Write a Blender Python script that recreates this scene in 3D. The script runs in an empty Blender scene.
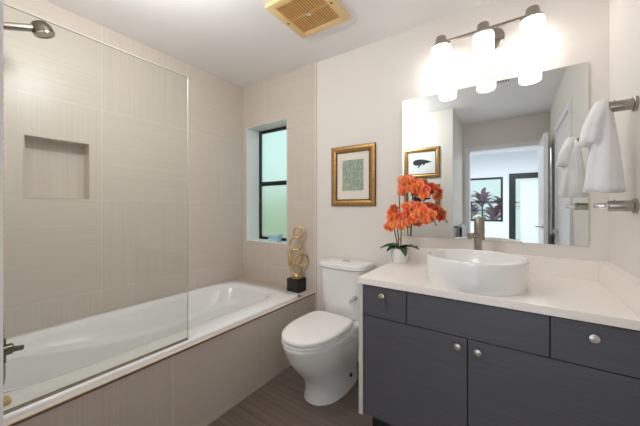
import bpy, bmesh, math, random
from mathutils import Vector, Matrix, Euler
random.seed(7)
C = bpy.context.scene.collection
SC = bpy.context.scene
PI = math.pi

# ------------------------------------------------------------------ camera
cam_d = bpy.data.cameras.new('camera')
cam = bpy.data.objects.new('camera', cam_d); C.objects.link(cam)
cam.location = (0, 0, 1.2037)
cam.rotation_euler = (PI / 2, 0, 0.5994)
cam_d.sensor_width = 36.0
cam_d.lens = 281.1 / 640 * 36
cam_d.shift_y = -5.73 / 640
cam_d.clip_start = 0.02
SC.camera = cam

# ------------------------------------------------------------------ world, light, exposure
W = bpy.data.worlds.new('sky'); SC.world = W
W.use_nodes = True
bg = W.node_tree.nodes['Background']
bg.inputs[0].default_value = (0.74, 0.96, 0.96, 1)
bg.inputs[1].default_value = 0.55

LAMP = 2.5          # strength of the lit glass shades
def area(name, loc, rot, sx, sy, power, col):
    d = bpy.data.lights.new(name, 'AREA'); d.shape = 'RECTANGLE'; d.size = sx; d.size_y = sy
    d.energy = power; d.color = col
    o = bpy.data.objects.new(name, d); C.objects.link(o); o.location = loc; o.rotation_euler = rot
    return o
# added fill light with no fixture, out of view between the tub and the vanity
pl = bpy.data.lights.new('fill_light', 'POINT'); pl.energy = 10.5; pl.shadow_soft_size = 0.06; pl.color = (0.97, 0.985, 1.0)
plo = bpy.data.objects.new('fill_light', pl); C.objects.link(plo); plo.location = (-1.30, 0.54, 2.20)
# added area light under the bedroom ceiling, standing in for daylight
area('bedroom_fill', (-0.3, -2.6, 2.50), (0, 0, 0), 2.2, 1.8, 46, (0.93, 0.97, 1.0))

SC.view_settings.view_transform = 'Standard'
SC.view_settings.look = 'None'
SC.view_settings.gamma = 1
SC.view_settings.use_curve_mapping = False
SC.view_settings.exposure = 1.0
SC.cycles.max_bounces = 14
SC.cycles.diffuse_bounces = 8
SC.cycles.glossy_bounces = 6
SC.cycles.transparent_max_bounces = 16
SC.cycles.sample_clamp_indirect = 6

# ------------------------------------------------------------------ materials
def lin(r, g, b):
    f = lambda c: (c / 255 / 12.92) if c / 255 <= 0.04045 else ((c / 255 + 0.055) / 1.055) ** 2.4
    return (f(r), f(g), f(b), 1)

def mat(name, col, rough=0.5, metal=0.0, noise=0.0, nscale=(20, 20, 20), bump=0.0, coat=0.0, spec=0.5, emit=None, estr=0):
    m = bpy.data.materials.new(name); m.use_nodes = True
    nt = m.node_tree; p = nt.nodes['Principled BSDF']
    c = lin(*col)
    p.inputs['Base Color'].default_value = c
    p.inputs['Roughness'].default_value = rough
    p.inputs['Metallic'].default_value = metal
    p.inputs['Coat Weight'].default_value = coat
    p.inputs['Specular IOR Level'].default_value = spec
    if emit:
        p.inputs['Emission Color'].default_value = lin(*emit); p.inputs['Emission Strength'].default_value = estr
    if noise > 0 or bump > 0:
        tc = nt.nodes.new('ShaderNodeTexCoord'); mp = nt.nodes.new('ShaderNodeMapping')
        mp.inputs['Scale'].default_value = nscale
        nz = nt.nodes.new('ShaderNodeTexNoise'); nz.inputs['Scale'].default_value = 1.0; nz.inputs['Detail'].default_value = 4
        nt.links.new(tc.outputs['Object'], mp.inputs[0]); nt.links.new(mp.outputs[0], nz.inputs['Vector'])
        if noise > 0:
            mx = nt.nodes.new('ShaderNodeMix'); mx.data_type = 'RGBA'
            mx.inputs[6].default_value = tuple(x * (1 - noise) for x in c[:3]) + (1,)
            mx.inputs[7].default_value = tuple(min(1, x * (1 + noise)) for x in c[:3]) + (1,)
            rp = nt.nodes.new('ShaderNodeMapRange'); rp.inputs[1].default_value = 0.3; rp.inputs[2].default_value = 0.7
            nt.links.new(nz.outputs[0], rp.inputs[0]); nt.links.new(rp.outputs[0], mx.inputs[0])
            nt.links.new(mx.outputs[2], p.inputs['Base Color'])
        if bump > 0:
            b = nt.nodes.new('ShaderNodeBump'); b.inputs['Strength'].default_value = bump; b.inputs['Distance'].default_value = 0.004
            nt.links.new(nz.outputs[0], b.inputs['Height']); nt.links.new(b.outputs[0], p.inputs['Normal'])
    return m

def mathn(nt, op, a, b=None, c=None):
    n = nt.nodes.new('ShaderNodeMath'); n.operation = op
    for i, x in enumerate((a, b, c)):
        if x is None: continue
        if isinstance(x, (int, float)): n.inputs[i].default_value = x
        else: nt.links.new(x, n.inputs[i])
    return n.outputs[0]

def tile_mat(name, ua, va, u0, v0, su, sv, dark, light, grout, mode='checker', rough=0.35, gw=0.0035):
    """large porcelain tiles with linear streaks; the streak direction alternates from tile to tile"""
    m = bpy.data.materials.new(name); m.use_nodes = True; nt = m.node_tree; p = nt.nodes['Principled BSDF']
    tc = nt.nodes.new('ShaderNodeTexCoord'); sp = nt.nodes.new('ShaderNodeSeparateXYZ')
    nt.links.new(tc.outputs['Object'], sp.inputs[0])
    u, v = sp.outputs[ua], sp.outputs[va]
    gu = mathn(nt, 'DIVIDE', mathn(nt, 'SUBTRACT', u, u0), su); gv = mathn(nt, 'DIVIDE', mathn(nt, 'SUBTRACT', v, v0), sv)
    fu = mathn(nt, 'FLOOR', gu); fv = mathn(nt, 'FLOOR', gv)
    par = mathn(nt, 'PINGPONG', mathn(nt, 'ADD', fu, fv), 1.0)
    off = mathn(nt, 'ADD', mathn(nt, 'MULTIPLY', fu, 7.31), mathn(nt, 'MULTIPLY', fv, 3.77))
    def streak(a, b, sa, sb):
        cb = nt.nodes.new('ShaderNodeCombineXYZ')
        nt.links.new(mathn(nt, 'MULTIPLY', a, sa), cb.inputs[0]); nt.links.new(mathn(nt, 'MULTIPLY', b, sb), cb.inputs[1]); nt.links.new(off, cb.inputs[2])
        nz = nt.nodes.new('ShaderNodeTexNoise'); nz.inputs['Scale'].default_value = 1; nz.inputs['Detail'].default_value = 5; nz.inputs['Roughness'].default_value = 0.55
        nt.links.new(cb.outputs[0], nz.inputs['Vector']); return nz.outputs[0]
    h = streak(u, v, 1.1, 150.0)
    if mode == 'checker':
        ve = streak(u, v, 150.0, 1.1)
        mx = nt.nodes.new('ShaderNodeMix'); nt.links.new(par, mx.inputs[0]); nt.links.new(h, mx.inputs[2]); nt.links.new(ve, mx.inputs[3]); s = mx.outputs[0]
    else:
        s = h
    rp = nt.nodes.new('ShaderNodeMapRange'); rp.inputs[1].default_value = 0.28; rp.inputs[2].default_value = 0.72; nt.links.new(s, rp.inputs[0])
    cm = nt.nodes.new('ShaderNodeMix'); cm.data_type = 'RGBA'; cm.inputs[6].default_value = lin(*dark); cm.inputs[7].default_value = lin(*light)
    nt.links.new(rp.outputs[0], cm.inputs[0])
    def near(g, size):
        f = mathn(nt, 'FRACT', g)
        d = mathn(nt, 'MINIMUM', f, mathn(nt, 'SUBTRACT', 1.0, f))
        return mathn(nt, 'LESS_THAN', d, gw / 2 / size)
    gm = mathn(nt, 'MAXIMUM', near(gu, su), near(gv, sv))
    cg = nt.nodes.new('ShaderNodeMix'); cg.data_type = 'RGBA'; nt.links.new(gm, cg.inputs[0]); nt.links.new(cm.outputs[2], cg.inputs[6]); cg.inputs[7].default_value = lin(*grout)
    nt.links.new(cg.outputs[2], p.inputs['Base Color'])
    p.inputs['Roughness'].default_value = rough
    b = nt.nodes.new('ShaderNodeBump'); b.inputs['Strength'].default_value = 0.15; b.inputs['Distance'].default_value = 0.002
    nt.links.new(mathn(nt, 'SUBTRACT', s, gm), b.inputs['Height']); nt.links.new(b.outputs[0], p.inputs['Normal'])
    return m

def clear_glass(name, tint, rough=0.0):
    m = bpy.data.materials.new(name); m.use_nodes = True; nt = m.node_tree; nt.nodes.remove(nt.nodes['Principled BSDF'])
    out = nt.nodes['Material Output']
    t = nt.nodes.new('ShaderNodeBsdfTransparent'); t.inputs[0].default_value = tint
    g = nt.nodes.new('ShaderNodeBsdfGlossy'); g.inputs['Roughness'].default_value = rough; g.inputs[0].default_value = (1, 1, 1, 1)
    fr = nt.nodes.new('ShaderNodeFresnel'); fr.inputs[0].default_value = 1.5
    ge = nt.nodes.new('ShaderNodeNewGeometry')          # the rear face of each pane only lets light through
    mx = nt.nodes.new('ShaderNodeMixShader'); nt.links.new(mathn(nt, 'MULTIPLY', fr.outputs[0], mathn(nt, 'SUBTRACT', 1.0, ge.outputs['Backfacing'])), mx.inputs[0]); nt.links.new(t.outputs[0], mx.inputs[1]); nt.links.new(g.outputs[0], mx.inputs[2])
    nt.links.new(mx.outputs[0], out.inputs[0])
    return m

def obscure_glass(name, col, rough):
    m = bpy.data.materials.new(name); m.use_nodes = True; p = m.node_tree.nodes['Principled BSDF']
    p.inputs['Base Color'].default_value = lin(*col); p.inputs['Roughness'].default_value = rough
    p.inputs['Transmission Weight'].default_value = 1; p.inputs['IOR'].default_value = 1.25
    return m

def flower_mat():
    m = bpy.data.materials.new('orange_petals'); m.use_nodes = True; nt = m.node_tree; p = nt.nodes['Principled BSDF']
    tc = nt.nodes.new('ShaderNodeTexCoord'); ln = nt.nodes.new('ShaderNodeVectorMath'); ln.operation = 'LENGTH'
    nt.links.new(tc.outputs['Object'], ln.inputs[0])
    mr = nt.nodes.new('ShaderNodeMapRange'); mr.inputs[2].default_value = 0.045; nt.links.new(ln.outputs['Value'], mr.inputs[0])
    rp = nt.nodes.new('ShaderNodeValToRGB'); e = rp.color_ramp.elements
    e[0].color = lin(214, 52, 22); e[1].color = lin(255, 176, 138)
    x = e.new(0.5); x.color = lin(250, 96, 46)
    nt.links.new(mr.outputs[0], rp.inputs[0])
    oi = nt.nodes.new('ShaderNodeObjectInfo'); hs = nt.nodes.new('ShaderNodeHueSaturation')
    h = nt.nodes.new('ShaderNodeMapRange'); h.inputs[3].default_value = 0.488; h.inputs[4].default_value = 0.52; nt.links.new(oi.outputs['Random'], h.inputs[0])
    nt.links.new(h.outputs[0], hs.inputs['Hue']); nt.links.new(rp.outputs[0], hs.inputs['Color'])
    nt.links.new(hs.outputs[0], p.inputs['Base Color']); p.inputs['Roughness'].default_value = 0.6
    p.inputs['Subsurface Weight'].default_value = 0.0
    return m

def print_mat():
    m = bpy.data.materials.new('green_print'); m.use_nodes = True; nt = m.node_tree; p = nt.nodes['Principled BSDF']
    tc = nt.nodes.new('ShaderNodeTexCoord')
    n1 = nt.nodes.new('ShaderNodeTexNoise'); n1.inputs['Scale'].default_value = 26; n1.inputs['Detail'].default_value = 6; n1.inputs['Distortion'].default_value = 1.2
    n2 = nt.nodes.new('ShaderNodeTexWave'); n2.inputs['Scale'].default_value = 22; n2.inputs['Distortion'].default_value = 14; n2.inputs['Detail'].default_value = 3
    nt.links.new(tc.outputs['Object'], n1.inputs[0]); nt.links.new(tc.outputs['Object'], n2.inputs[0])
    a = mathn(nt, 'MULTIPLY_ADD', n2.outputs['Fac'], 0.28, mathn(nt, 'MULTIPLY', n1.outputs[0], 0.75))
    rp = nt.nodes.new('ShaderNodeValToRGB'); e = rp.color_ramp.elements
    e[0].position = 0.25; e[0].color = lin(104, 128, 112); e[1].position = 0.85; e[1].color = lin(196, 204, 182)
    nt.links.new(a, rp.inputs[0]); nt.links.new(rp.outputs[0], p.inputs['Base Color']); p.inputs['Roughness'].default_value = 0.6
    return m

T = 0.613
TD, TL, TG = (202, 191, 179), (212, 202, 191), (221, 212, 203)
M = dict(
    tile_left=tile_mat('beige_streaked_tile_left', 1, 2, 0.742, 0.025, T, T, TD, TL, TG),
    tile_back=tile_mat('beige_streaked_tile_back', 0, 2, -2.611, 0.025, T, T, TD, TL, TG),
    tile_top=mat('beige_tile_ledge', (202, 187, 172), 0.35, noise=0.06, nscale=(80, 3, 3)),
    floor=tile_mat('dark_plank_tile', 0, 1, -2.611, 1.126, 1.22, 0.305, (92, 80, 72), (124, 110, 100), (74, 64, 58), mode='plank', rough=0.32, gw=0.004),
    paint=mat('warm_white_wall_paint', (228, 223, 217), 0.6, bump=0.03, nscale=(60, 60, 60)),
    paint_b=mat('cool_white_wall_paint', (226, 230, 234), 0.6, bump=0.02, nscale=(60, 60, 60)),
    ceil=mat('white_ceiling_paint', (236, 234, 234), 0.7, bump=0.03, nscale=(60, 60, 60)),
    trimw=mat('cream_tile_edge', (222, 208, 194), 0.4, noise=0.02),
    brown=mat('bronze_edge_strip', (120, 92, 70), 0.4, noise=0.05),
    white=mat('white_gloss_paint', (235, 236, 238), 0.35, noise=0.01),
    porc=mat('white_porcelain', (236, 235, 233), 0.12, coat=0.4, noise=0.008, nscale=(4, 4, 4)),
    acryl=mat('white_tub_acrylic', (236, 236, 236), 0.14, coat=0.3, noise=0.008, nscale=(4, 4, 4)),
    seatp=mat('white_seat_plastic', (238, 237, 235), 0.2, noise=0.008, nscale=(4, 4, 4)),
    nickel=mat('brushed_nickel', (170, 162, 152), 0.24, 1.0, noise=0.05, nscale=(8, 8, 200)),
    knobm=mat('satin_chrome_knob', (226, 222, 216), 0.22, 1.0, noise=0.02),
    chrome=mat('chrome', (228, 228, 230), 0.08, 1.0, noise=0.01),
    dark_steel=mat('aged_bronze_steel', (104, 94, 82), 0.25, 1.0, noise=0.05),
    mirror=mat('mirror_silver', (236, 241, 240), 0.0, 1.0, noise=0.001),
    cabinet=mat('charcoal_wood_grain', (84, 84, 90), 0.38, noise=0.14, nscale=(4, 60, 260), bump=0.05),
    cab_dark=mat('dark_toe_kick', (34, 34, 38), 0.6, noise=0.1),
    gap=mat('black_cabinet_carcass', (20, 20, 24), 0.7, noise=0.1),
    quartz=mat('cream_quartz', (242, 236, 229), 0.28, noise=0.02, nscale=(120, 120, 120)),
    panel=mat('pale_end_panel', (206, 204, 200), 0.4, noise=0.02),
    vinyl=mat('black_window_frame', (22, 22, 24), 0.4, noise=0.05),
    gold=mat('antique_gold_frame', (172, 134, 82), 0.38, 0.7, noise=0.25, nscale=(90, 90, 90), bump=0.35),
    gold2=mat('dark_gold_edge', (104, 68, 34), 0.45, 0.5, noise=0.25, nscale=(90, 90, 90)),
    ring=mat('polished_brass', (220, 192, 138), 0.3, 1.0, noise=0.05),
    matb=mat('cream_mat_board', (232, 226, 214), 0.7, noise=0.015),
    print=print_mat(),
    paper=mat('old_white_paper', (226, 230, 230), 0.7, noise=0.02),
    ink=mat('black_ink', (34, 40, 44), 0.7, noise=0.3, nscale=(60, 60, 60)),
    blackb=mat('black_stone', (24, 23, 23), 0.35, noise=0.1),
    fan=mat('yellowed_plastic', (232, 200, 144), 0.45, noise=0.02),
    slat=mat('amber_plastic_slats', (222, 176, 110), 0.5, noise=0.03),
    slot=mat('brown_fan_interior', (64, 38, 20), 0.8, noise=0.1),
    leaf=mat('dark_green_leaf', (46, 74, 38), 0.35, noise=0.2, nscale=(30, 30, 30)),
    stem=mat('green_stem', (70, 84, 40), 0.5, noise=0.2, nscale=(60, 60, 60)),
    moss=mat('brown_moss', (86, 70, 48), 0.9, noise=0.4, nscale=(150, 150, 150), bump=0.6),
    petal=flower_mat(),
    lip=mat('orchid_lip', (232, 150, 48), 0.5, noise=0.2, nscale=(80, 80, 80)),
    bud=mat('green_orange_buds', (140, 120, 60), 0.5, noise=0.3, nscale=(60, 60, 60)),
    towel=mat('white_terry_cloth', (243, 243, 246), 0.95, noise=0.03, nscale=(300, 300, 300), bump=0.5),
    gtowel=mat('grey_white_cloth', (196, 200, 206), 0.95, noise=0.2, nscale=(60, 60, 60), bump=0.5),
    glass=clear_glass('clear_shower_glass', (0.945, 0.960, 0.948, 1)),
    edge=mat('green_glass_edge', (205, 206, 200), 0.3, noise=0.02),
    pane=obscure_glass('obscure_window_glass', (238, 250, 244), 0.55),
    wpane=clear_glass('clear_window_glass', (0.98, 0.98, 0.98, 1)),
    aqua=mat('pale_aqua_glaze', (214, 240, 242), 0.3, noise=0.03),
    blue=mat('sky_blue_glaze', (166, 212, 236), 0.3, noise=0.05),
    block=mat('amber_surface', (214, 178, 120), 0.5, noise=0.08),
    grass=mat('outdoor_grass', (196, 200, 172), 0.9, noise=0.3, nscale=(4, 4, 4)),
    hedge=mat('light_hedge_leaves', (236, 234, 212), 0.8, noise=0.25, nscale=(5, 5, 5)),
    purple=mat('purple_ti_leaf', (186, 146, 166), 0.5, noise=0.3, nscale=(10, 10, 10)),
    shade_on=mat('lit_frosted_glass', (250, 248, 245), 0.35, emit=(255, 252, 248), estr=LAMP, noise=0.002),
    shade_dim=mat('faint_glow_frosted_glass', (246, 243, 240), 0.35, emit=(255, 246, 238), estr=0.25, noise=0.002),  # middle shade with its bulb off; a faint glow is added to the glass
)

# ------------------------------------------------------------------ mesh helpers (all geometry is given in world coordinates)
def wl(o):
    v = Vector((0, 0, 0))
    while o is not None:
        v += o.location; o = o.parent
    return v

class MB:
    def __init__(s): s.bm = bmesh.new()
    def box(s, x0, x1, y0, y1, z0, z1, bev=0.0, seg=2):
        t = bmesh.new(); bmesh.ops.create_cube(t, size=1)
        for v in t.verts: v.co = Vector(((x0 + x1) / 2 + v.co.x * (x1 - x0), (y0 + y1) / 2 + v.co.y * (y1 - y0), (z0 + z1) / 2 + v.co.z * (z1 - z0)))
        if bev > 0: bmesh.ops.bevel(t, geom=t.edges[:], offset=bev, segments=seg, profile=0.5, affect='EDGES')
        return s._merge(t)
    def _merge(s, t):
        me = bpy.data.meshes.new('tmp'); t.to_mesh(me); t.free(); s.bm.from_mesh(me); bpy.data.meshes.remove(me); return s
    def rings(s, rings, cap0=True, cap1=True, closed=True):
        vs = [[s.bm.verts.new(p) for p in r] for r in rings]
        n = len(rings[0])
        for a, b in zip(vs, vs[1:]):
            for i in range(n if closed else n - 1):
                j = (i + 1) % n
                s.bm.faces.new((a[i], a[j], b[j], b[i]))
        if cap0 and closed: s.bm.faces.new(list(reversed(vs[0])))
        if cap1 and closed: s.bm.faces.new(vs[-1])
        return s
    def tube(s, pts, r, n=12, cap=True):
        pts = [Vector(p) for p in pts]; rs = r if isinstance(r, (list, tuple)) else [r] * len(pts)
        out = []; up = None
        for i, p in enumerate(pts):
            d = (pts[min(i + 1, len(pts) - 1)] - pts[max(i - 1, 0)]).normalized()
            if up is None:
                up = Vector((0, 0, 1)) if abs(d.z) < 0.9 else Vector((0, 1, 0))
            a = d.cross(up).normalized(); b = a.cross(d).normalized(); up = b
            out.append([p + (a * math.cos(2 * PI * k / n) + b * math.sin(2 * PI * k / n)) * rs[i] for k in range(n)])
        return s.rings(out, cap, cap)
    def lathe(s, c, prof, n=40, axis='z', cap0=True, cap1=True):
        c = Vector(c); R = []
        for r, h in prof:
            ring = []
            for k in range(n):
                a = 2 * PI * k / n; x, y = r * math.cos(a), r * math.sin(a)
                ring.append(c + (Vector((x, y, h)) if axis == 'z' else Vector((h, x, y)) if axis == 'x' else Vector((y, h, x))))
            R.append(ring)
        return s.rings(R, cap0, cap1)
    def torus(s, c, R, r, rot=(0, 0, 0), n=40, k=10, sx=1.0):
        m = Euler(rot).to_matrix(); c = Vector(c); rg = []
        for i in range(n + 1):
            a = 2 * PI * i / n
            rg.append([c + m @ Vector(((R + r * math.cos(2 * PI * j / k)) * math.cos(a) * sx, r * math.sin(2 * PI * j / k), (R + r * math.cos(2 * PI * j / k)) * math.sin(a))) for j in range(k)])
        return s.rings(rg, False, False)
    def poly(s, pts, thick=None):
        f = s.bm.faces.new([s.bm.verts.new(p) for p in pts])
        if thick:
            r = bmesh.ops.extrude_face_region(s.bm, geom=[f])
            for e in r['geom']:
                if isinstance(e, bmesh.types.BMVert): e.co += Vector(thick)
        return s
    def build(s, name, m, parent=None, smooth=False, kind=None):
        bmesh.ops.remove_doubles(s.bm, verts=s.bm.verts, dist=1e-6)
        bmesh.ops.recalc_face_normals(s.bm, faces=s.bm.faces)
        off = wl(parent) if parent else Vector((0, 0, 0))
        for v in s.bm.verts: v.co -= off
        me = bpy.data.meshes.new(name); s.bm.to_mesh(me); s.bm.free()
        me.materials.append(M[m] if isinstance(m, str) else m)
        if smooth:
            for p in me.polygons: p.use_smooth = True
            me.set_sharp_from_angle(angle=math.radians(40 if smooth is True else smooth))
        o = bpy.data.objects.new(name, me); C.objects.link(o)
        if parent: o.parent = parent
        if kind: o['kind'] = kind
        return o

def thing(name, label, cat, loc, group=None):
    o = bpy.data.objects.new(name, None); C.objects.link(o); o.location = loc; o.empty_display_size = 0.05
    o['label'] = label; o['category'] = cat
    if group: o['group'] = group
    return o
def tag(o, label, cat, group=None):
    o['label'] = label; o['category'] = cat
    if group: o['group'] = group
    return o
def box(name, m, x0, x1, y0, y1, z0, z1, parent=None, bev=0.0, kind=None, smooth=False):
    return MB().box(x0, x1, y0, y1, z0, z1, bev).build(name, m, parent, smooth, kind)
S = 'structure'

# ------------------------------------------------------------------ setting
XL, XR, YB, H = -2.304, 0.400, 1.968, 2.44
YN, XC, YD = 0.078, -0.613, -0.80          # near wall, its corner, the wall with the bedroom door
XT = -1.388                                 # tile edge and tub apron
box('floor', 'floor', -2.5, 0.6, -1.0, 2.1, -0.06, 0, kind=S)
box('ceiling', 'ceil', -2.5, 0.6, -0.92, 2.25, H, H + 0.08, kind=S)
# left wall with the niche
n0, n1, nz0, nz1, nd = 0.372, 0.673, 1.26, 1.62, 0.10
w = MB()
w.box(XL - 0.16, XL, -0.1, n0, 0, H); w.box(XL - 0.16, XL, n1, YB + 0.25, 0, H)
w.box(XL - 0.16, XL, n0, n1, 0, nz0); w.box(XL - 0.16, XL, n0, n1, nz1, H); w.box(XL - 0.16, XL - nd, n0, n1, nz0, nz1)
wall_left = w.build('wall_left', 'tile_left', kind=S)
e = MB()
for a in ((n0 - .004, n0 + .002, nz0 - .004, nz1 + .004), (n1 - .002, n1 + .004, nz0 - .004, nz1 + .004)): e.box(XL - .004, XL + .003, a[0], a[1], a[2], a[3])
for a in ((nz0 - .004, nz0 + .002), (nz1 - .002, nz1 + .004)): e.box(XL - .004, XL + .003, n0, n1, a[0], a[1])
e.build('niche_edge', 'tile_top', wall_left)
# back wall: tiled left part with the window opening, painted right part
wx0, wx1, wz0, wz1 = -2.256, -1.707, 0.862, 2.021
w = MB()
w.box(XL, wx0, YB - .006, YB + .2, 0, H); w.box(wx1, XT, YB - .006, YB + .2, 0, H)
w.box(wx0, wx1, YB - .006, YB + .2, 0, wz0); w.box(wx0, wx1, YB - .006, YB + .2, wz1, H)
w.build('wall_back_tiled', 'tile_back', kind=S)
box('wall_back', 'paint', XT, XR + 0.12, YB, YB + .2, 0, H, kind=S)
box('trim_1', 'trimw', XT - .004, XT + .011, YB - .012, YB + .0, 0.0, H, kind=S)
box('wall_right', 'paint', XR, XR + .12, YD - .1, YB, 0, H, kind=S)
box('wall_near', 'paint', XL, XC, YD - .1, YN, 0, H, kind=S)
# wall with the open bedroom doorway
ox0, ox1, oz = -0.52, 0.325, 2.03
w = MB(); w.box(XC, ox0, YD - .1, YD, 0, H); w.box(ox1, XR, YD - .1, YD, 0, H); w.box(ox0, ox1, YD - .1, YD, oz, H)
w.build('wall_doorway', 'paint', kind=S)
w = MB(); w.box(ox0 - .06, ox0, YD, YD + .015, 0, oz + .06); w.box(ox1, ox1 + .06, YD, YD + .015, 0, oz + .06); w.box(ox0, ox1, YD, YD + .015, oz, oz + .06)
w.build('trim_2', 'white', kind=S)
# tub surround
box('wall_apron', 'tile_left', -1.422, XT, YN, YB - .006, 0, 0.474, kind=S)
box('wall_tub_ledge', 'tile_top', XL, -1.422, 1.838, YB - .006, 0, 0.474, kind=S)
box('trim_3', 'brown', XT - .004, XT + .003, YN, YB - .008, 0.467, 0.475, kind=S)
# window in the shower
win = MB()
fy0, fy1 = YB + .165, YB + .195
for a in ((wx0, wx1, wz0, wz0 + .004), (wx0, wx1, wz1 - .004, wz1)): win.box(a[0], a[1], YB - .007, YB + .2, a[2], a[3])
for a in ((wx0, wx0 + .004), (wx1 - .004, wx1)): win.box(a[0], a[1], YB - .007, YB + .2, wz0, wz1)
window = win.build('window_1', 'white', kind=S)
f = MB()
f.box(wx0 + .004, wx0 + .020, fy0, fy1, wz0 + .004, wz1 - .004); f.box(wx1 - .020, wx1 - .004, fy0, fy1, wz0 + .004, wz1 - .004)
f.box(wx0 + .020, wx1 - .020, fy0, fy1, wz0 + .004, wz0 + .03); f.box(wx0 + .020, wx1 - .020, fy0, fy1, wz1 - .03, wz1 - .004)
f.box(wx0 + .020, wx1 - .020, fy0 - .006, fy1, 1.430, 1.472)
f.build('window_frame', 'vinyl', window)
box('window_pane', 'pane', wx0 + .020, wx1 - .020, fy0 + .02, fy0 + .026, 1.472, wz1 - .03, window)
box('window_pane', 'pane', wx0 + .020, wx1 - .020, fy0 + .008, fy0 + .014, wz0 + .03, 1.430, window)

# bedroom behind the camera, seen in the mirror
BY = -4.77
box('floor_bedroom', 'ceil', -3.0, 2.6, BY - .2, YD - .1, -0.08, 0, kind=S)
box('ceiling_bedroom', 'ceil', -3.0, 2.6, BY - .2, YD - .1, 2.62, 2.7, kind=S)
box('wall_bedroom_left', 'paint_b', -3.1, -3.0, BY - .2, YD - .1, 0, 2.62, kind=S)
box('wall_bedroom_right', 'paint_b', 2.6, 2.7, BY - .2, YD - .1, 0, 2.62, kind=S)
w = MB(); w.box(-3.0, XC, YD - .12, YD - .1, 0, 2.62); w.box(XC, 2.6, YD - .12, YD - .1, H, 2.62); w.box(XR, 2.6, YD - .12, YD - .1, 0, H)
w.build('wall_bedroom_near', 'paint_b', kind=S)
bx0, bx1, bz0, bz1 = -1.15, -0.195, 0.83, 1.99
dx0, dx1, dz = -0.064, 0.92, 2.06
w = MB()
w.box(-3.0, bx0, BY - .12, BY, 0, 2.62); w.box(bx0, bx1, BY - .12, BY, 0, bz0); w.box(bx0, bx1, BY - .12, BY, bz1, 2.62)
w.box(bx1, dx0, BY - .12, BY, 0, 2.62); w.box(dx0, dx1, BY - .12, BY, dz, 2.62); w.box(dx1, 2.6, BY - .12, BY, 0, 2.62)
w.build('wall_bedroom_far', 'paint_b', kind=S)
f = MB()
for a in ((bx0, bx0 + .05, bz0, bz1), (bx1 - .05, bx1, bz0, bz1), (bx0 + .05, bx1 - .05, bz0, bz0 + .05), (bx0 + .05, bx1 - .05, bz1 - .05, bz1), (bx0 + .05, bx1 - .05, 1.33, 1.365)):
    f.box(a[0], a[1], BY - .07, BY + .01, a[2], a[3])
w2 = f.build('window_2', 'vinyl', kind=S)
box('window_pane', 'wpane', bx0 + .05, bx1 - .05, BY - .04, BY - .034, bz0 + .05, bz1 - .05, w2)
f = MB()
for a in ((dx0, dx0 + .14, 0, dz), (dx1 - .14, dx1, 0, dz), (dx0 + .14, dx1 - .14, 0, 0.10), (dx0 + .14, dx1 - .14, dz - .13, dz)):
    f.box(a[0], a[1], BY - .08, BY + .02, a[2], a[3])
d3 = f.build('door_3', 'vinyl', kind=S)
box('door_curtain', 'paper', dx0 + .24, dx1 - .14, BY - .03, BY - .02, 0.12, dz - .14, d3)
box('door_glass', 'wpane', dx0 + .14, dx1 - .14, BY - .055, BY - .05, 0.10, dz - .13, d3)
MB().lathe((dx1 - .07, BY + .02, 1.0), [(0.025, 0), (0.025, .03), (0.012, .035)], 16, 'y').build('door_handle', 'nickel', d3, True)

# open bathroom door leaf, seen in the mirror
r = thing('door_1', '', '', (0.30, YD + .02, 0)); del r['label']; del r['category']; r['kind'] = S
box('door_leaf', 'white', 0.285, 0.325, YD + .03, YD + .79, 0.01, 2.02, r, bev=.002)
lv = MB().tube([(0.285, YD + .73, .99), (0.225, YD + .73, .99), (0.225, YD + .62, .99)], .011).lathe((0.272, YD + .73, .99), [(.027, 0), (.027, .013)], 20, 'x')
lv.build('door_handle', 'chrome', r, True)
# closet door on the right wall
w = MB()
for a in ((-.03, .03, 0, 2.07), (.88, .94, 0, 2.07), (.03, .88, 2.01, 2.07)): w.box(XR - .02, XR, a[0], a[1], a[2], a[3])
d2 = w.build('door_2', 'white', kind=S)
box('door_panel', 'white', XR - .006, XR - .001, .034, .876, .01, 2.005, d2)
MB().lathe((XR - .03, .10, .95), [(.025, .025), (.025, .02), (.012, .015), (.02, 0), (.02, -.02)], 20, 'x').build('door_handle', 'chrome', d2, True)

# outdoors
tag(box('lawn', 'grass', -9, 9, 2.25, 12, -.3, -.25), 'green lawn outside the shower window', 'lawn')
bpy.data.objects['lawn']['kind'] = 'stuff'
tag(box('yard', 'grass', -9, 9, -12, BY - .3, -.32, -.27), 'green yard beyond the bedroom window', 'lawn')
bpy.data.objects['yard']['kind'] = 'stuff'
hd = MB()
for i in range(420):
    x = random.uniform(-6.5, 0.5); z = random.uniform(.0, 1.5); y = 3.7 + random.uniform(-.25, .25)
    a = random.uniform(0, 6.28); s_ = random.uniform(.10, .22)
    p = Vector((x, y, z)); u = Vector((math.cos(a), random.uniform(-.5, .5), math.sin(a))) * s_; v = Vector((-math.sin(a), random.uniform(-.5, .5), math.cos(a))) * s_ * .6
    hd.poly([p - u, p - v, p + u, p + v])
hd.box(-6.6, .6, 3.75, 4.0, -.245, 1.45)
h_ = tag(hd.build('hedge', 'hedge'), 'pale green hedge outside the obscured shower window', 'hedge'); h_['kind'] = 'stuff'
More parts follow.
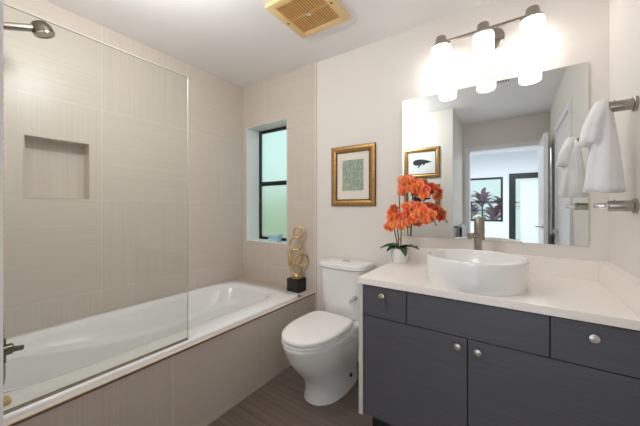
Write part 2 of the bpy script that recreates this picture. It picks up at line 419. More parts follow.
# purple leaved plant beyond the bedroom window
def long_leaf(mb, p, d, L, wd, droop, n=7):
    p = Vector(p); d = Vector(d).normalized(); side = d.cross(Vector((0, 0, 1)))
    side = side.normalized() if side.length > .01 else Vector((1, 0, 0))
    rows = []
    for i in range(n + 1):
        t = i / n; c = p + d * L * t + Vector((0, 0, -droop * L * t * t)); ww = wd * (math.sin(PI * min(1, t * .92 + .08)) ** .7) * .5 + .0005
        nrm = side.cross(d).normalized()
        rows.append([c - side * ww + nrm * ww * .25, c, c + side * ww + nrm * ww * .25])
    mb.rings(rows, False, False, False)
ti = thing('purple_plant', 'purple leafed plant outside the bedroom window in the mirror', 'plant', (-.75, BY - 1.2, -.25))
for (px, pz) in ((-.75, 1.45), (-1.05, 1.1), (-.45, 1.0), (-.2, 1.25), (-1.3, 1.3)):
    MB().tube([(px * .6 - .3, BY - 1.2, -.25), (px, BY - 1.2, pz)], .02, 8).build('stem', 'stem', ti, True)
    mb = MB()
    for i in range(44):
        a = random.uniform(0, 6.28)
        long_leaf(mb, (px, BY - 1.2, pz + random.uniform(-.25, .05)), (math.cos(a), math.sin(a) * .6, random.uniform(.2, 1.4)), random.uniform(.4, .62), .13, .35)
    mb.build('foliage', 'purple', ti, True)

# ------------------------------------------------------------------ bathtub
def srect(x0, x1, y0, y1, z, n=8.0, k=72):
    cx, cy, rx, ry = (x0 + x1) / 2, (y0 + y1) / 2, (x1 - x0) / 2, (y1 - y0) / 2; out = []
    for i in range(k):
        a = 2 * PI * (i + .5) / k; c_, s_ = math.cos(a), math.sin(a)
        q_ = (abs(c_) ** n + abs(s_) ** n) ** (-1 / n)
        out.append((cx + rx * c_ * q_, cy + ry * s_ * q_, z))
    return out
def arm(x0, x1, y0, y1, dz, n): return [(x, y, .295 + dz + .15 * min(1.0, abs(y - 1.12) / .85) ** 2) for x, y, z in srect(x0, x1, y0, y1, 0, n)]
tx0, tx1, ty0, ty1 = XL + .002, -1.424, YN + .003, 1.836
tub = thing('bathtub', 'long white alcove bathtub set behind the tiled apron', 'bathtub', (-1.9, .97, 0))
R = [srect(tx0 + .01, tx1 - .01, ty0 + .01, ty1 - .01, 0.0, 30), srect(tx0 + .01, tx1 - .01, ty0 + .01, ty1 - .01, .44, 30),
     srect(tx0, tx1, ty0, ty1, .455, 30), srect(tx0, tx1, ty0, ty1, .484, 30), srect(tx0 + .006, tx1 - .006, ty0 + .006, ty1 - .006, .490, 26),
     srect(-2.245, -1.572, .115, 1.745, .490, 7), srect(-2.225, -1.592, .13, 1.728, .484, 6),
     srect(-2.205, -1.610, .15, 1.710, .46, 5), arm(-2.192, -1.640, .165, 1.695, .02, 4.8), arm(-2.175, -1.655, .185, 1.675, .004, 4.8), arm(-2.150, -1.675, .205, 1.655, -.004, 4.6), arm(-2.145, -1.680, .21, 1.650, -.02, 4.6), srect(-2.135, -1.690, .24, 1.63, .20, 4.4),
     srect(-2.12, -1.705, .28, 1.56, .145, 4.2), srect(-2.09, -1.745, .36, 1.46, .115, 4), srect(-1.99, -1.85, .7, 1.2, .108, 3)]
MB().rings(R).build('tub_shell', 'acryl', tub, 50)
MB().lathe((-1.917, .55, .112), [(.03, 0), (.03, .004), (.022, .006)], 20).build('drain', 'chrome', tub, True)

# shower glass
gl = thing('shower_screen', 'frameless clear glass screen standing on the tub edge', 'glass screen', (-1.448, .47, .4905))
box('glass_pane', 'glass', -1.4528, -1.4432, YN + .004, .851, .497, 1.905, gl)
e = MB(); e.box(-1.4526, -1.4434, .8510, .8524, .497, 1.905); e.box(-1.4526, -1.4434, YN + .004, .8524, 1.905, 1.9066); e.build('polished_edge', 'edge', gl)
box('bottom_channel', 'nickel', -1.456, -1.440, YN + .004, .850, .4905, .497, gl)

# hand shower with hose, bath valve
sh = thing('hand_shower', 'aged metal hand shower on its bracket high above the tub', 'shower head', (-1.9, YN, 2.0))
hx = -1.9
MB().tube([(hx, .145, 2.000), (hx, .25, 2.028), (hx, .340, 2.066)], [.015, .016, .017], 16).build('handle', 'nickel', sh, True)
mb = MB(); ax = Vector((.10, .38, -1)).normalized(); c0 = Vector((hx, .366, 2.082))
q_ = ax.to_track_quat('Z', 'Y').to_matrix()
def disc(prof, n=28): return [[c0 + q_ @ Vector((r_ * math.cos(2 * PI * k / n), r_ * math.sin(2 * PI * k / n), h)) for k in range(n)] for r_, h in prof]
mb.rings(disc([(.016, -.024), (.030, -.020), (.038, -.006), (.042, .012), (.042, .030)])); mb.build('head', 'dark_steel', sh, True)
mb = MB(); mb.rings(disc([(.040, .030), (.039, .036), (.032, .037), (.030, .034)])); mb.build('spray_face', 'nickel', sh, True)
mb = MB().tube([(hx, YN, 1.985), (hx, .15, 1.995)], .014, 14).lathe((hx, YN, 1.985), [(.032, 0), (.032, .008), (.018, .02)], 24, 'y').tube([(hx, .135, 1.985), (hx, .185, 2.03)], .021, 14)
mb.build('bracket', 'nickel', sh, True)
pts = [(hx, .145, 2.0), (hx, .19, 1.93), (hx, .222, 1.80), (hx, .228, 1.4), (hx, .230, .9), (hx, .240, .55), (hx, .239, .41), (hx, .215, .385), (hx, .185, .41), (hx, .18, .52)]
# smooth the hose, with spiral ridges
P = [Vector(p) for p in pts]; sm = []
for i in range(len(P) - 1):
    p0, p1, p2, p3 = P[max(i - 1, 0)], P[i], P[i + 1], P[min(i + 2, len(P) - 1)]
    n_ = max(4, int((p2 - p1).length / .006))
    for k in range(n_):
        t = k / n_; sm.append(.5 * ((2 * p1) + (p2 - p0) * t + (2 * p0 - 5 * p1 + 4 * p2 - p3) * t * t + (3 * p1 - p0 - 3 * p2 + p3) * t ** 3))
MB().tube(sm, [.0080 if k % 3 else .0068 for k in range(len(sm))], 8).build('hose', 'nickel', sh, True)
va = thing('bath_valve', 'grey metal lever valve on the near wall above the tub rim', 'faucet', (hx, YN, .55))
MB().lathe((hx, YN, .555), [(.06, 0), (.06, .008), (.03, .016), (.026, .13), (.024, .19), (.018, .195)], 24, 'y').build('body', 'dark_steel', va, True)
MB().tube([(hx, .235, .50), (hx, .235, .605)], .016, 12).tube([(hx, .235, .555), (hx, .305, .545)], [.016, .011], 12).build('lever', 'dark_steel', va, True)
so = MB().box(-1.545, -1.500, .175, .212, .4895, .510, .008, 3).build('amber_block', 'block', None, True); tag(so, 'small amber block on the tub rim behind the glass', 'block')  # plain rounded amber block, its use left open

# ------------------------------------------------------------------ ring sculpture on the tub ledge
sc = thing('ring_sculpture', 'brass sculpture of stacked rings on a black cube at the tub corner', 'sculpture', (-1.545, 1.905, .474))
box('cube_base', 'blackb', -1.606, -1.486, 1.842, 1.960, .474, .592, sc, .003)
sy = 1.905
MB().lathe((-1.548, sy, .592), [(.045, 0), (.045, .008), (.02, .016), (.012, .03)], 24).build('foot', 'ring', sc, True)
for (cx, cz, rr, tk, rot) in ((-1.557, .668, .050, .0095, (0, 0, .3)), (-1.495, .745, .058, .009, (0, 0, 1.0)), (-1.632, .755, .062, .009, (0, 0, -.8)),
                              (-1.560, .772, .060, .0105, (0, 0, .4)), (-1.557, .885, .056, .0095, (0, 0, .35)), (-1.527, .985, .046, .0095, (0, 0, .3))):
    MB().torus((cx, sy, cz), rr, tk, rot).build('ring', 'ring', sc, True)

# small dish on the window sill
di = thing('sill_dish', 'small pale blue dish on the shower window sill', 'dish', (-1.92, YB + .06, wz0 + .004))
def rr(cx, cy, rx, ry, z, n=5): return srect(cx - rx, cx + rx, cy - ry, cy + ry, z, n, 40)
cx_, cy_, z_ = -1.922, YB + .06, wz0 + .004
MB().rings([rr(cx_, cy_, .060, .034, z_ + .008), rr(cx_, cy_, .072, .042, z_ + .060), rr(cx_, cy_, .068, .038, z_ + .060), rr(cx_, cy_, .056, .03, z_ + .018)]).build('bowl', 'blue', di, True)
MB().rings([rr(cx_, cy_, .074, .044, z_ + .058), rr(cx_, cy_, .080, .048, z_ + .066), rr(cx_, cy_, .080, .048, z_ + .080), rr(cx_, cy_, .072, .041, z_ + .080), rr(cx_, cy_, .068, .038, z_ + .060)], False, False).build('rim', 'aqua', di, True)
for k in range(5):
    MB().lathe((cx_ - .050 + k * .025, cy_ - .036, z_), [(.009, 0), (.011, .012), (.006, .026)], 12).build('foot', 'aqua', di, True)

# ------------------------------------------------------------------ toilet
tx = -1.020
to = thing('toilet', 'white two piece toilet with closed lid beside the vanity', 'toilet', (tx, 1.6, 0))
def egg(db, df, hw, z, ym=.52, nb=3.2, nf=2.15, k=64, x0=tx):
    out = []; mid = db + (df - db) * ym
    for i in range(k):
        a = 2 * PI * i / k; c_, s_ = math.cos(a), math.sin(a); n = nf if s_ > 0 else nb
        q = (abs(c_) ** n + abs(s_) ** n) ** (-1 / n)
        L = (df - mid) if s_ > 0 else (mid - db)
        out.append((x0 + hw * c_ * q, YB - .004 - (mid + L * s_ * q), z))
    return out
R = [egg(.10, .575, .136, 0), egg(.10, .573, .134, .02), egg(.10, .567, .130, .05), egg(.10, .575, .129, .10), egg(.10, .602, .133, .15), egg(.10, .645, .144, .20),
     egg(.09, .690, .156, .25), egg(.08, .728, .166, .30), egg(.06, .750, .171, .345), egg(.05, .764, .177, .385), egg(.05, .770, .179, .402), egg(.055, .765, .175, .410)]
MB().rings(R).build('bowl', 'porc', to, 60)
MB().rings([egg(.285, .752, .162, .411, .45, 5), egg(.28, .768, .173, .416, .45, 5), egg(.28, .768, .173, .423, .45, 5), egg(.285, .752, .160, .427, .45, 5)]).build('seat', 'seatp', to, 50)
MB().rings([egg(.290, .750, .158, .427, .45, 5), egg(.282, .752, .160, .437, .45, 5), egg(.272, .768, .174, .440, .45, 5), egg(.272, .768, .174, .450, .45, 5), egg(.277, .761, .169, .458, .45, 5), egg(.297, .740, .148, .462, .45, 5)]).build('lid', 'seatp', to, 50)
tkx = -1.028
def tankr(hw, d0, d1, z, n=3.6): return egg(d0, d1, hw, z, .40, 6, n, 64, tkx)
MB().rings([tankr(.168, .02, .196, .405), tankr(.176, .015, .208, .415), tankr(.182, .015, .216, .50), tankr(.188, .015, .224, .62), tankr(.193, .015, .230, .758)]).build('tank', 'porc', to, 50)
MB().rings([tankr(.196, .012, .234, .758), tankr(.203, .010, .242, .764), tankr(.204, .010, .243, .786), tankr(.199, .014, .237, .797), tankr(.16, .04, .20, .800)]).build('tank_lid', 'porc', to, 50)
MB().lathe((tkx, YB - .115, .7995), [(.032, -.004), (.032, .004), (.026, .007), (.024, .005), (.004, .005)], 24).build('flush_button', 'chrome', to, True)
MB().lathe((tkx + .128, YB - .222, .575), [(.014, .02), (.014, -.012), (.009, -.018)], 16, 'y').tube([(tkx + .128, YB - .234, .575), (tkx + .095, YB - .242, .545)], [.012, .009], 12).tube([(tkx + .128, YB - .234, .575), (tkx + .143, YB - .238, .592)], [.012, .009], 12).build('flush_lever', 'chrome', to, True)
for s_ in (-1, 1):
    MB().lathe((tx + s_ * .08, YB - .25, .41), [(.014, 0), (.014, .018), (.010, .022)], 16).build('hinge', 'seatp', to, True)
MB().lathe((tx + .122, YB - .30, .085), [(.014, 0), (.014, .014), (.004, .017)], 14, 'x').build('bolt_cap', 'blackb', to, True)

# ------------------------------------------------------------------ vanity
yf = 1.347
va = thing('vanity_cabinet', 'charcoal grey bathroom vanity cabinet with round nickel knobs', 'cabinet', (-.15, 1.66, 0))
box('carcass', 'gap', -.648, XR - .002, yf + .019, YB - .002, .124, .802, va)
box('end_panel', 'panel', -.671, -.648, yf - .002, YB - .002, .112, .802, va, .001)
box('toe_kick', 'cab_dark', -.625, XR - .002, yf + .075, YB - .06, 0, .124, va)
def knob(x, z, parent):
    MB().lathe((x, yf, z), [(.0075, 0), (.0065, -.010), (.0065, -.016), (.0145, -.020), (.016, -.025), (.0145, -.030), (.008, -.032)], 24, 'y').build('knob', 'knobm', parent, True)
g = .0022
def front(name, x0, x1, z0, z1, kx=None, kz=None):
    o = box(name, 'cabinet', x0 + g, x1 - g, yf, yf + .018, z0 + g, z1 - g, va, .0008)
    if kx is not None: knob(kx, kz, o)
    return o
zr = .642
front('drawer', -.647, -.418, zr, .799, -.534, .762)
front('drawer_panel', -.418, .1165, zr, .799)
front('drawer', .1165, .352, zr, .799, .232, .755)
front('door', -.647, -.157, .124, zr, -.194, .608)
front('door', -.157, .352, .124, zr, -.118, .604)
box('filler_strip', 'cabinet', .3535, XR - .002, yf, yf + .018, .126, .797, va)
ct = thing('countertop', 'cream quartz vanity counter with low splash along the walls', 'countertop', (-.15, 1.66, .802))
box('slab', 'quartz', -.675, XR - .002, yf - .008, YB - .002, .802, .835, ct, .002)
box('backsplash', 'quartz', -.675, XR - .002, YB - .032, YB - .002, .835, .933, ct, .0015)
box('side_splash', 'quartz', .353, XR - .002, yf - .006, YB - .0325, .835, .933, ct, .0015)

# vessel basin
bs = thing('vessel_basin', 'round white vessel basin standing on the cream counter', 'sink', (-.156, 1.566, .835))
bc = (-.154, 1.558, .835)
MB().lathe(bc, [(.210, 0), (.2145, .006), (.215, .05), (.2165, .126), (.213, .132), (.207, .134), (.2035, .132), (.202, .126), (.198, .06), (.185, .035), (.15, .022), (.06, .016), (.024, .014)], 96).build('bowl', 'porc', bs, 50)
MB().lathe((bc[0], bc[1], bc[2] + .014), [(.023, 0), (.023, .004), (.017, .006)], 24).build('drain', 'chrome', bs, True)
# faucet
fx, fyy = -.163, 1.862
fa = thing('faucet', 'tall brushed nickel single hole faucet behind the basin', 'faucet', (fx, fyy, .835))
MB().lathe((fx, fyy, .835), [(.027, 0), (.027, .006), (.021, .008), (.0205, .245), (.0205, .2454)], 32).build('body', 'nickel', fa, True)
MB().lathe((fx, fyy, .835), [(.0205, .247), (.0205, .308), (.019, .311)], 32).tube([(fx, fyy, 1.128), (fx + .028, fyy + .012, 1.135)], [.006, .005], 10).build('handle', 'nickel', fa, True)
MB().tube([(fx, fyy, 1.042), (fx - .034, fyy - .105, 1.046)], .0145, 20).tube([(fx - .031, fyy - .094, 1.046), (fx - .031, fyy - .094, 1.026)], .010, 14).build('spout', 'nickel', fa, True)

# ------------------------------------------------------------------ mirror
mi = thing('wall_mirror', 'large frameless mirror above the vanity counter', 'mirror', (-.16, YB, 1.0))
box('mirror_glass', 'mirror', -.637, .322, YB - .009, YB - .002, 1.004, 1.948, mi)

# ------------------------------------------------------------------ vanity light
ly = 1.848
vl = thing('vanity_light', 'nickel bar light with three frosted cylinder shades above the mirror', 'wall lamp', (-.137, YB, 2.2))
MB().lathe((-.137 + .04, YB - .001, 2.205), [(.062, 0), (.062, -.012), (.05, -.02), (.012, -.022)], 36, 'y').build('back_plate', 'nickel', vl, True)
MB().tube([(-.097, YB - .02, 2.205), (-.097, ly, 2.215)], .010, 14).build('arm', 'nickel', vl, True)
MB().box(-.375, .10, ly - .009, ly + .009, 2.205, 2.221, .003).build('bar', 'nickel', vl, True)
for i, x in enumerate((-.361, -.136, .088)):
    MB().lathe((x, ly, 0), [(.050, 2.186), (.052, 2.190), (.047, 2.200), (.034, 2.204), (.030, 2.243), (.026, 2.249)], 36).build('cap', 'nickel', vl, True)
    MB().lathe((x, ly, 0), [(.049, 2.186), (.0535, 2.184), (.0545, 2.176), (.0545, 1.955), (.0525, 1.948), (.046, 1.945), (.044, 1.950), (.044, 2.17)], 48, cap0=False, cap1=False).build('glass_shade', 'shade_dim' if i == 1 else 'shade_on', vl, True)
    MB().lathe((x, ly, 0), [(.014, 2.19), (.016, 2.12), (.028, 2.08), (.028, 2.05), (.014, 2.02)], 20).build('bulb', 'shade_dim' if i == 1 else 'shade_on', vl, True)

# ------------------------------------------------------------------ exhaust fan cover
ef = thing('exhaust_fan', 'square yellowed slatted exhaust fan cover on the ceiling', 'fan', (-1.053, 1.415, H))
ex0, ex1, ey0, ey1, ez = -1.245, -.862, 1.225, 1.605, H - .024
f = MB(); b_ = .048
f.box(ex0, ex0 + b_, ey0, ey1, ez, H - .001, .004); f.box(ex1 - b_, ex1, ey0, ey1, ez, H - .001, .004)
f.box(ex0 + b_ - .004, ex1 - b_ + .004, ey0, ey0 + b_, ez, H - .001, .004); f.box(ex0 + b_ - .004, ex1 - b_ + .004, ey1 - b_, ey1, ez, H - .001, .004)
f.build('cover_frame', 'fan', ef, True)
box('fan_interior', 'slot', ex0 + b_ - .002, ex1 - b_ + .002, ey0 + b_ - .002, ey1 - b_ + .002, H - .006, H - .001, ef)
f = MB(); n_ = 17; w_ = (ex1 - ex0 - 2 * b_) / n_
for k in range(n_): f.box(ex0 + b_ + (k + .12) * w_, ex0 + b_ + (k + .58) * w_, ey0 + b_, ey1 - b_, ez + .003, H - .007)
f.box(ex0 + b_, ex1 - b_, 1.405, 1.425, ez + .006, H - .007)
f.build('slats', 'slat', ef)
MB().lathe((-1.053, 1.415, H), [(.016, -.006), (.016, -.026), (.010, -.028)], 20).build('rivet', 'chrome', ef, True)
for x in (ex0 + .024, ex1 - .024):
    MB().lathe((x, 1.415, H), [(.007, -.006), (.007, -.0255), (.004, -.027)], 14).build('screw', 'slot', ef, True)
cr = thing('ceiling_register', 'small white slatted ceiling air register seen in the mirror', 'vent', (-.1, .68, H))
f = MB(); f.box(-.19, -.01, .595, .61, H - .012, H - .001); f.box(-.19, -.01, .745, .76, H - .012, H - .001); f.box(-.19, -.175, .61, .745, H - .012, H - .001); f.box(-.025, -.01, .61, .745, H - .012, H - .001)
f.build('frame', 'white', cr)
box('duct', 'blackb', -.175, -.025, .61, .745, H - .003, H - .001, cr)
f = MB()
for k in range(7): f.box(-.172 + k * .0215, -.162 + k * .0215, .61, .745, H - .010, H - .004)
f.build('louvers', 'white', cr)

# ------------------------------------------------------------------ framed pictures
def picture(x0, x1, z0, z1, y, sgn, fw, label):
    """sgn -1: hangs on a wall whose face looks towards -y, +1: towards +y"""
    t = thing('framed_picture', label, 'picture', ((x0 + x1) / 2, y, z0))
    def yb(a, b): return (y + sgn * a, y + sgn * b) if sgn > 0 else (y + sgn * b, y + sgn * a)
    prof = [(0, .001), (0, .012), (.006, .017), (fw * .45, .0195), (fw * .8, .014), (fw, .010), (fw, .003)]
    rg = []
    for (i, h) in prof:
        yy = y + sgn * h
        rg.append([(x0 + i, yy, z0 + i), (x1 - i, yy, z0 + i), (x1 - i, yy, z1 - i), (x0 + i, yy, z1 - i)])
    fr = MB().rings(rg, False, False).build('frame', 'gold', t)
    lip = MB()
    for (i, h, i2) in ((fw * .86, .0145, fw * 1.04), (.0, .0145, .006)):
        a, b = yb(.004, h)
        for q in ((x0 + i, x0 + i2, z0 + i, z1 - i), (x1 - i2, x1 - i, z0 + i, z1 - i), (x0 + i, x1 - i, z0 + i, z0 + i2), (x0 + i, x1 - i, z1 - i2, z1 - i)):
            lip.box(q[0], q[1], a, b, q[2], q[3])
    lip.build('frame_molding', 'gold2', t)
    bd = MB(); st = .0125                       # row of beads round the frame
    def bead(x, z): bd.lathe((x, y, z), [(.0045, sgn * .017), (.005, sgn * .0205), (.003, sgn * .0225)], 6, 'y')
    k = int((x1 - x0 - fw) / st)
    for j in range(k + 1):
        x = x0 + fw * .5 + j * (x1 - x0 - fw) / k; bead(x, z0 + fw * .5); bead(x, z1 - fw * .5)
    k = int((z1 - z0 - fw) / st)
    for j in range(1, k):
        z = z0 + fw * .5 + j * (z1 - z0 - fw) / k; bead(x0 + fw * .5, z); bead(x1 - fw * .5, z)
    bd.build('beading', 'gold', t, True)
    a, b = yb(.002, .006)
    box('mat_board', 'matb' if sgn < 0 else 'paper', x0 + fw - .002, x1 - fw + .002, a, b, z0 + fw - .002, z1 - fw + .002, t)
    return t
p1 = picture(-1.222, -.838, 1.214, 1.686, YB, -1, .050, 'gilt framed green print hanging on the wall above the toilet')
box('print', 'print', -1.122, -.938, YB - .0075, YB - .006, 1.335, 1.575, p1)
def whale(t, cx, cz, L, y, flip):
    body = [(-.5, .02), (-.47, .12), (-.38, .18), (-.2, .21), (.0, .20), (.2, .15), (.36, .09), (.46, .06), (.5, .07), (.48, .02), (.40, .0), (.3, -.03), (.2, -.02), (.05, -.07), (-.12, -.12), (-.3, -.13), (-.44, -.08)]
    fin = [(-.14, -.09), (-.04, -.08), (-.12, -.2), (-.2, -.27), (-.24, -.24), (-.19, -.16)]
    fin2 = [(.1, -.05), (.22, -.02), (.14, -.1), (.06, -.15), (.04, -.12)]
    mb = MB()
    for q in (body, fin, fin2):
        mb.poly([(cx + flip * px * L, y, cz + pz * L) for px, pz in q], (0, .001, 0))
    mb.build('whale_print', 'ink', t)
p2 = picture(-1.218, -.762, 1.592, 1.986, YN, 1, .052, 'gilt framed whale drawing, upper of the two reflected in the mirror')
whale(p2, -.985, 1.79, .24, YN + .0062, 1)
p3 = picture(-1.218, -.762, 1.105, 1.500, YN, 1, .052, 'gilt framed whale drawing, lower of the two reflected behind the orchid')
whale(p3, -.985, 1.31, .24, YN + .0062, 1)

# ------------------------------------------------------------------ orchid
ox, oy, ozb = -.620, 1.855, .835
orc = thing('potted_orchid', 'orange orchid in a small white pot on the counter corner', 'plant', (ox, oy, ozb))
MB().lathe((ox, oy, ozb), [(.046, 0), (.050, .004), (.056, .05), (.060, .092), (.0585, .096), (.055, .094), (.052, .07)], 40).build('pot', 'porc', orc, 50)
MB().lathe((ox, oy, ozb), [(.053, .074), (.052, .080), (.02, .086)], 24).build('moss', 'moss', orc, True)
def fat_leaf(p, ang, L, wd, up, droop):
    mb = MB(); n = 12; rows = []; d = Vector((math.cos(ang), math.sin(ang), 0)); sd = Vector((-d.y, d.x, 0))
    for i in range(n + 1):
        t = i / n; c = Vector(p) + d * L * t + Vector((0, 0, up * L * t - droop * L * t * t)); ww = wd * .5 * (math.sin(PI * (t * .88 + .1)) ** .65)
        rows.append([c + sd * ww * a + Vector((0, 0, abs(a) * ww * .35)) for a in (-1, -.5, 0, .5, 1)])
    lo = [[Vector(v) + Vector((0, 0, -.003)) for v in reversed(r_)] for r_ in rows]
    mb.rings([a + b for a, b in zip(rows, lo)]); return mb.build('leaf', 'leaf', orc, True)
for ang, L, wd, up, dr in ((-2.7, .13, .055, .42, .45), (-.45, .15, .05, .55, .42), (-1.0, .14, .052, .42, .62), (2.9, .11, .05, .55, .45), (-2.2, .10, .05, .45, .6), (-.05, .13, .045, .5, .5)):
    fat_leaf((ox, oy, ozb + .096), ang, L, wd, up, dr)
def spline(pts, n=14):
    P = [Vector(p) for p in pts]; out = []
    for i in range(len(P) - 1):
        p0, p1, p2, p3 = P[max(i - 1, 0)], P[i], P[i + 1], P[min(i + 2, len(P) - 1)]
        for k in range(n):
            t = k / n; out.append(.5 * ((2 * p1) + (p2 - p0) * t + (2 * p0 - 5 * p1 + 4 * p2 - p3) * t * t + (3 * p1 - p0 - 3 * p2 + p3) * t ** 3))
    return out + [P[-1]]
s1 = spline([(ox + .004, oy, .905), (ox + .012, oy - .01, 1.05), (ox + .008, oy - .03, 1.22), (ox + .025, oy - .05, 1.335), (ox + .075, oy - .06, 1.355), (ox + .135, oy - .06, 1.330), (ox + .185, oy - .06, 1.290)])
s2 = spline([(ox - .006, oy - .005, .905), (ox + .0, oy - .03, 1.0), (ox + .002, oy - .05, 1.10), (ox + .04, oy - .07, 1.175), (ox + .11, oy - .08, 1.190), (ox + .175, oy - .075, 1.165), (ox + .215, oy - .07, 1.130)])
s3 = spline([(ox - .002, oy - .012, .905), (ox - .02, oy - .03, 1.02), (ox - .03, oy - .05, 1.12), (ox - .02, oy - .07, 1.19), (ox + .02, oy - .08, 1.20)])
for s_ in (s1, s2, s3): MB().tube(s_, [.0042 - .002 * i / len(s_) for i in range(len(s_))], 8).build('stem', 'stem', orc, True)
# a stake clip low on the stem
MB().tube([(ox + .004, oy - .02, .985), (ox + .004, oy - .02, .998)], .009, 10).build('stem_clip', 'lip', orc, True)
def petal(mb, ang, L, wd, cup, z0):
    n = 6; d = Vector((math.cos(ang), math.sin(ang), 0)); sd = Vector((-d.y, d.x, 0)); rows = []
    for i in range(n + 1):
        t = i / n; ww = wd * .5 * (math.sin(PI * (t * .80 + .12)) ** .6)
        c = d * L * t + Vector((0, 0, z0 + cup * L * (t * t) - .002))
        rows.append([c + sd * ww * a + Vector((0, 0, -.12 * ww * a * a + .0015 * math.sin(a * 4 + t * 5))) for a in (-1, -.5, 0, .5, 1)])
    mb.rings(rows, False, False, False)
def flower_mesh(seed):
    rnd = random.Random(seed); mb = MB()
    for a in (90, 215, 325): petal(mb, math.radians(a + rnd.uniform(-6, 6)), .036, .027, rnd.uniform(-.25, .15), 0)
    for a in (15, 165): petal(mb, math.radians(a + rnd.uniform(-6, 6)), .040, .046, rnd.uniform(-.1, .25), .003)
    bm = mb.bm; me = bpy.data.meshes.new('flower'); bm.to_mesh(me); bm.free(); me.materials.append(M['petal'])
    for p in me.polygons: p.use_smooth = True
    return me
def lip_mesh():
    mb = MB(); mb.tube([(0, 0, .002), (0, -.003, .012), (0, -.012, .017), (0, -.020, .013)], [.004, .007, .008, .003], 8)
    bm = mb.bm; me = bpy.data.meshes.new('flower_lip'); bm.to_mesh(me); bm.free(); me.materials.append(M['lip'])
    for p in me.polygons: p.use_smooth = True
    return me
FM = [flower_mesh(i) for i in range(5)]; LM = lip_mesh()
def flower(p, yaw, pitch, roll, sc_):
    o = bpy.data.objects.new('flower', random.choice(FM)); C.objects.link(o); o.parent = orc
    o.location = Vector(p) - Vector(orc.location)
    o.rotation_euler = (Matrix.Rotation(yaw, 3, 'Z') @ Matrix.Rotation(PI / 2 + pitch, 3, 'X') @ Matrix.Rotation(roll, 3, 'Z')).to_euler()
    o.scale = (sc_,) * 3
    l = bpy.data.objects.new('flower_lip', LM); C.objects.link(l); l.parent = o
def spray(s_, i0, i1, n, spread, seed, zoff=0):
    rnd = random.Random(seed)
    for k in range(n):
        t = i0 + (i1 - i0) * (k + rnd.uniform(-.3, .3)) / max(1, n - 1); t = min(max(t, 0), .999)
        p = s_[int(t * (len(s_) - 1))]
        side = 1 if k % 2 else -1
        q = Vector(p) + Vector((rnd.uniform(-.012, .012), -.018 + rnd.uniform(-.022, .022), side * spread * rnd.uniform(.5, 1.0) + zoff))
        flower(q, .28 + rnd.uniform(-.8, .8), rnd.uniform(-.35, .3), rnd.uniform(-.5, .5), rnd.uniform(.8, 1.0))
spray(s1, .56, .97, 12, .026, 11)
spray(s1, .50, .72, 7, .040, 12, -.005)
spray(s2, .58, .96, 12, .030, 21)
spray(s3, .62, .98, 5, .034, 31, -.03)
for (px, pz) in ((ox - .005, 1.09), (ox + .035, 1.08), (ox - .030, 1.14), (ox + .07, 1.10), (ox + .10, 1.12), (ox - .045, 1.07)):
    flower((px, oy - .085, pz), .28 + random.uniform(-.5, .5), random.uniform(-.3, .2), random.uniform(-.4, .4), random.uniform(.85, 1.0))
for s_, n in ((s1, 3), (s2, 4)):
    for k in range(n):
        p = Vector(s_[-1]) + Vector((.004 + .008 * k, .0, .012 - .014 * k))
        MB().lathe(p, [(.001, -.008), (.006, -.003), (.007, .002), (.001, .009)], 10).build('bud', 'bud', orc, True)

# ------------------------------------------------------------------ towel pegs and towels
def peg(z, label, tip):
    t = thing('towel_peg', label, 'towel holder', (XR, 1.594, z), 'nickel towel pegs on the right wall')
    MB().lathe((XR, 1.594, z), [(.029, 0), (.029, -.010), (.026, -.012), (.022, -.012)], 32, 'x').build('wall_flange', 'nickel', t, True)
    MB().lathe((XR, 1.594, z), [(.0215, -.010), (.0215, -.078), (.0205, -.080), (.012, -.081)], 32, 'x').build('post', 'nickel', t, True)
    MB().lathe((XR, 1.594, z), [(.0125, -.08), (.0125, -tip), (.011, -tip - .002)], 24, 'x').build('rod', 'chrome', t, True)
    MB().lathe((XR - .062, 1.594, z + .0215), [(.0025, -.002), (.0025, .004)], 10).build('set_screw', 'nickel', t, True)
peg(1.607, 'thick nickel peg on the right wall holding the white towel', .115)
peg(1.209, 'bare thick nickel peg on the right wall below the white towel', .119)
def lobe(mb, secs, seed, amp=.10, k=40, waves=5):
    rnd = random.Random(seed); ph = [rnd.uniform(0, 6.28) for _ in range(3)]
    S_ = []
    for i in range(len(secs) - 1):
        for j in range(5):
            t = j / 5; S_.append([a + (b - a) * t for a, b in zip(secs[i], secs[i + 1])])
    S_.append(list(secs[-1])); rg = []
    for i, (x, y, z, rx, ry) in enumerate(S_):
        fr = i / (len(S_) - 1); ring = []
        for q in range(k):
            a = 2 * PI * q / k
            f_ = 1 + amp * (.25 + .75 * fr) * (math.sin(waves * a + ph[0] + fr * .8) + .6 * math.sin((waves + 3) * a + ph[1]) )
            ring.append((x + rx * f_ * math.cos(a), y + ry * f_ * math.sin(a), z + .004 * math.sin(3 * a + ph[2]) * fr))
        rg.append(ring)
    mb.rings(rg)
tw = thing('hand_towel', 'white terry hand towel draped over the upper nickel peg', 'towel', (.31, 1.594, 1.27))
mb = MB()
lobe(mb, [(.306, 1.594, 1.632, .012, .012), (.304, 1.594, 1.624, .020, .026), (.304, 1.593, 1.58, .024, .036), (.304, 1.592, 1.48, .032, .042), (.298, 1.590, 1.38, .040, .048), (.290, 1.588, 1.275, .046, .052), (.290, 1.588, 1.268, .040, .046)], 3, .16)
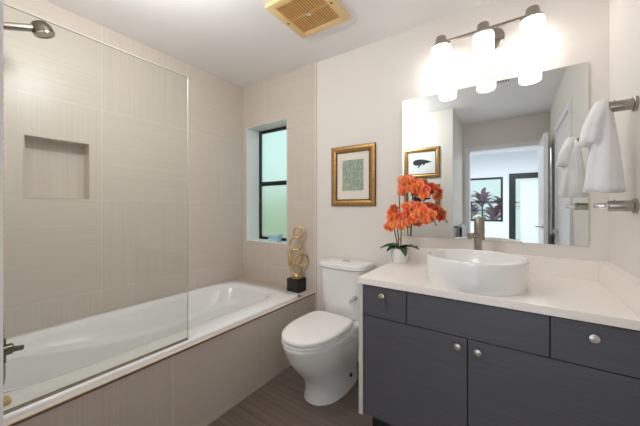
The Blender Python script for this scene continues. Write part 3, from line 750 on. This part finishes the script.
lobe(mb, [(.318, 1.604, 1.625, .008, .014), (.322, 1.622, 1.58, .018, .030), (.330, 1.626, 1.45, .026, .036), (.338, 1.626, 1.272, .034, .040), (.338, 1.626, 1.266, .030, .034)], 5, .16)
mb.build('towel_body', 'towel', tw, 60)
mb = MB()
lobe(mb, [(.303, 1.594, 1.638, .012, .016), (.300, 1.594, 1.630, .022, .032), (.288, 1.592, 1.59, .027, .046), (.272, 1.590, 1.54, .029, .052), (.260, 1.588, 1.475, .028, .054), (.258, 1.588, 1.462, .022, .046)], 8, .07)
mb.build('folded_flap', 'towel', tw, 60)

# low towel bar round the corner, seen in the mirror
tb = thing('towel_bar', 'dark towel bar on the corridor wall seen in the mirror', 'towel holder', (XC, -.3, .95))
MB().tube([(XC + .055, .02, .95), (XC + .055, -.62, .95)], .011, 14).build('bar', 'dark_steel', tb, True)
for y in (-.02, -.58): MB().tube([(XC, y, .95), (XC + .055, y, .95)], .012, 14).build('bracket', 'dark_steel', tb, True)
dr = MB()
rows = []
for sgn, zs in ((1, (.66, .75, .85, .945)), (0, (.968,)), (-1, (.945, .85, .78))):
    for z in zs: rows.append((sgn, z))
rg = []
for (s_, z) in rows:
    rg.append([(XC + .055 + s_ * .018 + .006 * math.sin(y * 50 + z * 4) * (1 if z < .9 else .3), y, z) for y in [-.14 - .36 * k / 24 for k in range(25)]])
dr.rings(rg, False, False, False)
o = dr.build('draped_cloth', 'gtowel', None, True)
md = o.modifiers.new('thick', 'SOLIDIFY'); md.thickness = .006; md.offset = 0
tag(o, 'grey white cloth hung over the low towel bar in the mirror', 'towel')
# tall polished pull bar on the right wall, seen in the mirror
gb = thing('grab_bar', 'tall vertical polished steel bar behind the open door in the mirror', 'grab bar', (XR, -.10, .95))
MB().tube([(XR - .045, -.10, .90), (XR - .045, -.10, 1.86)], .030, 24).build('bar', 'chrome', gb, True)
for z in (.97, 1.79): MB().tube([(XR, -.10, z), (XR - .075, -.10, z)], .011, 14).build('standoff', 'dark_steel', gb, True)
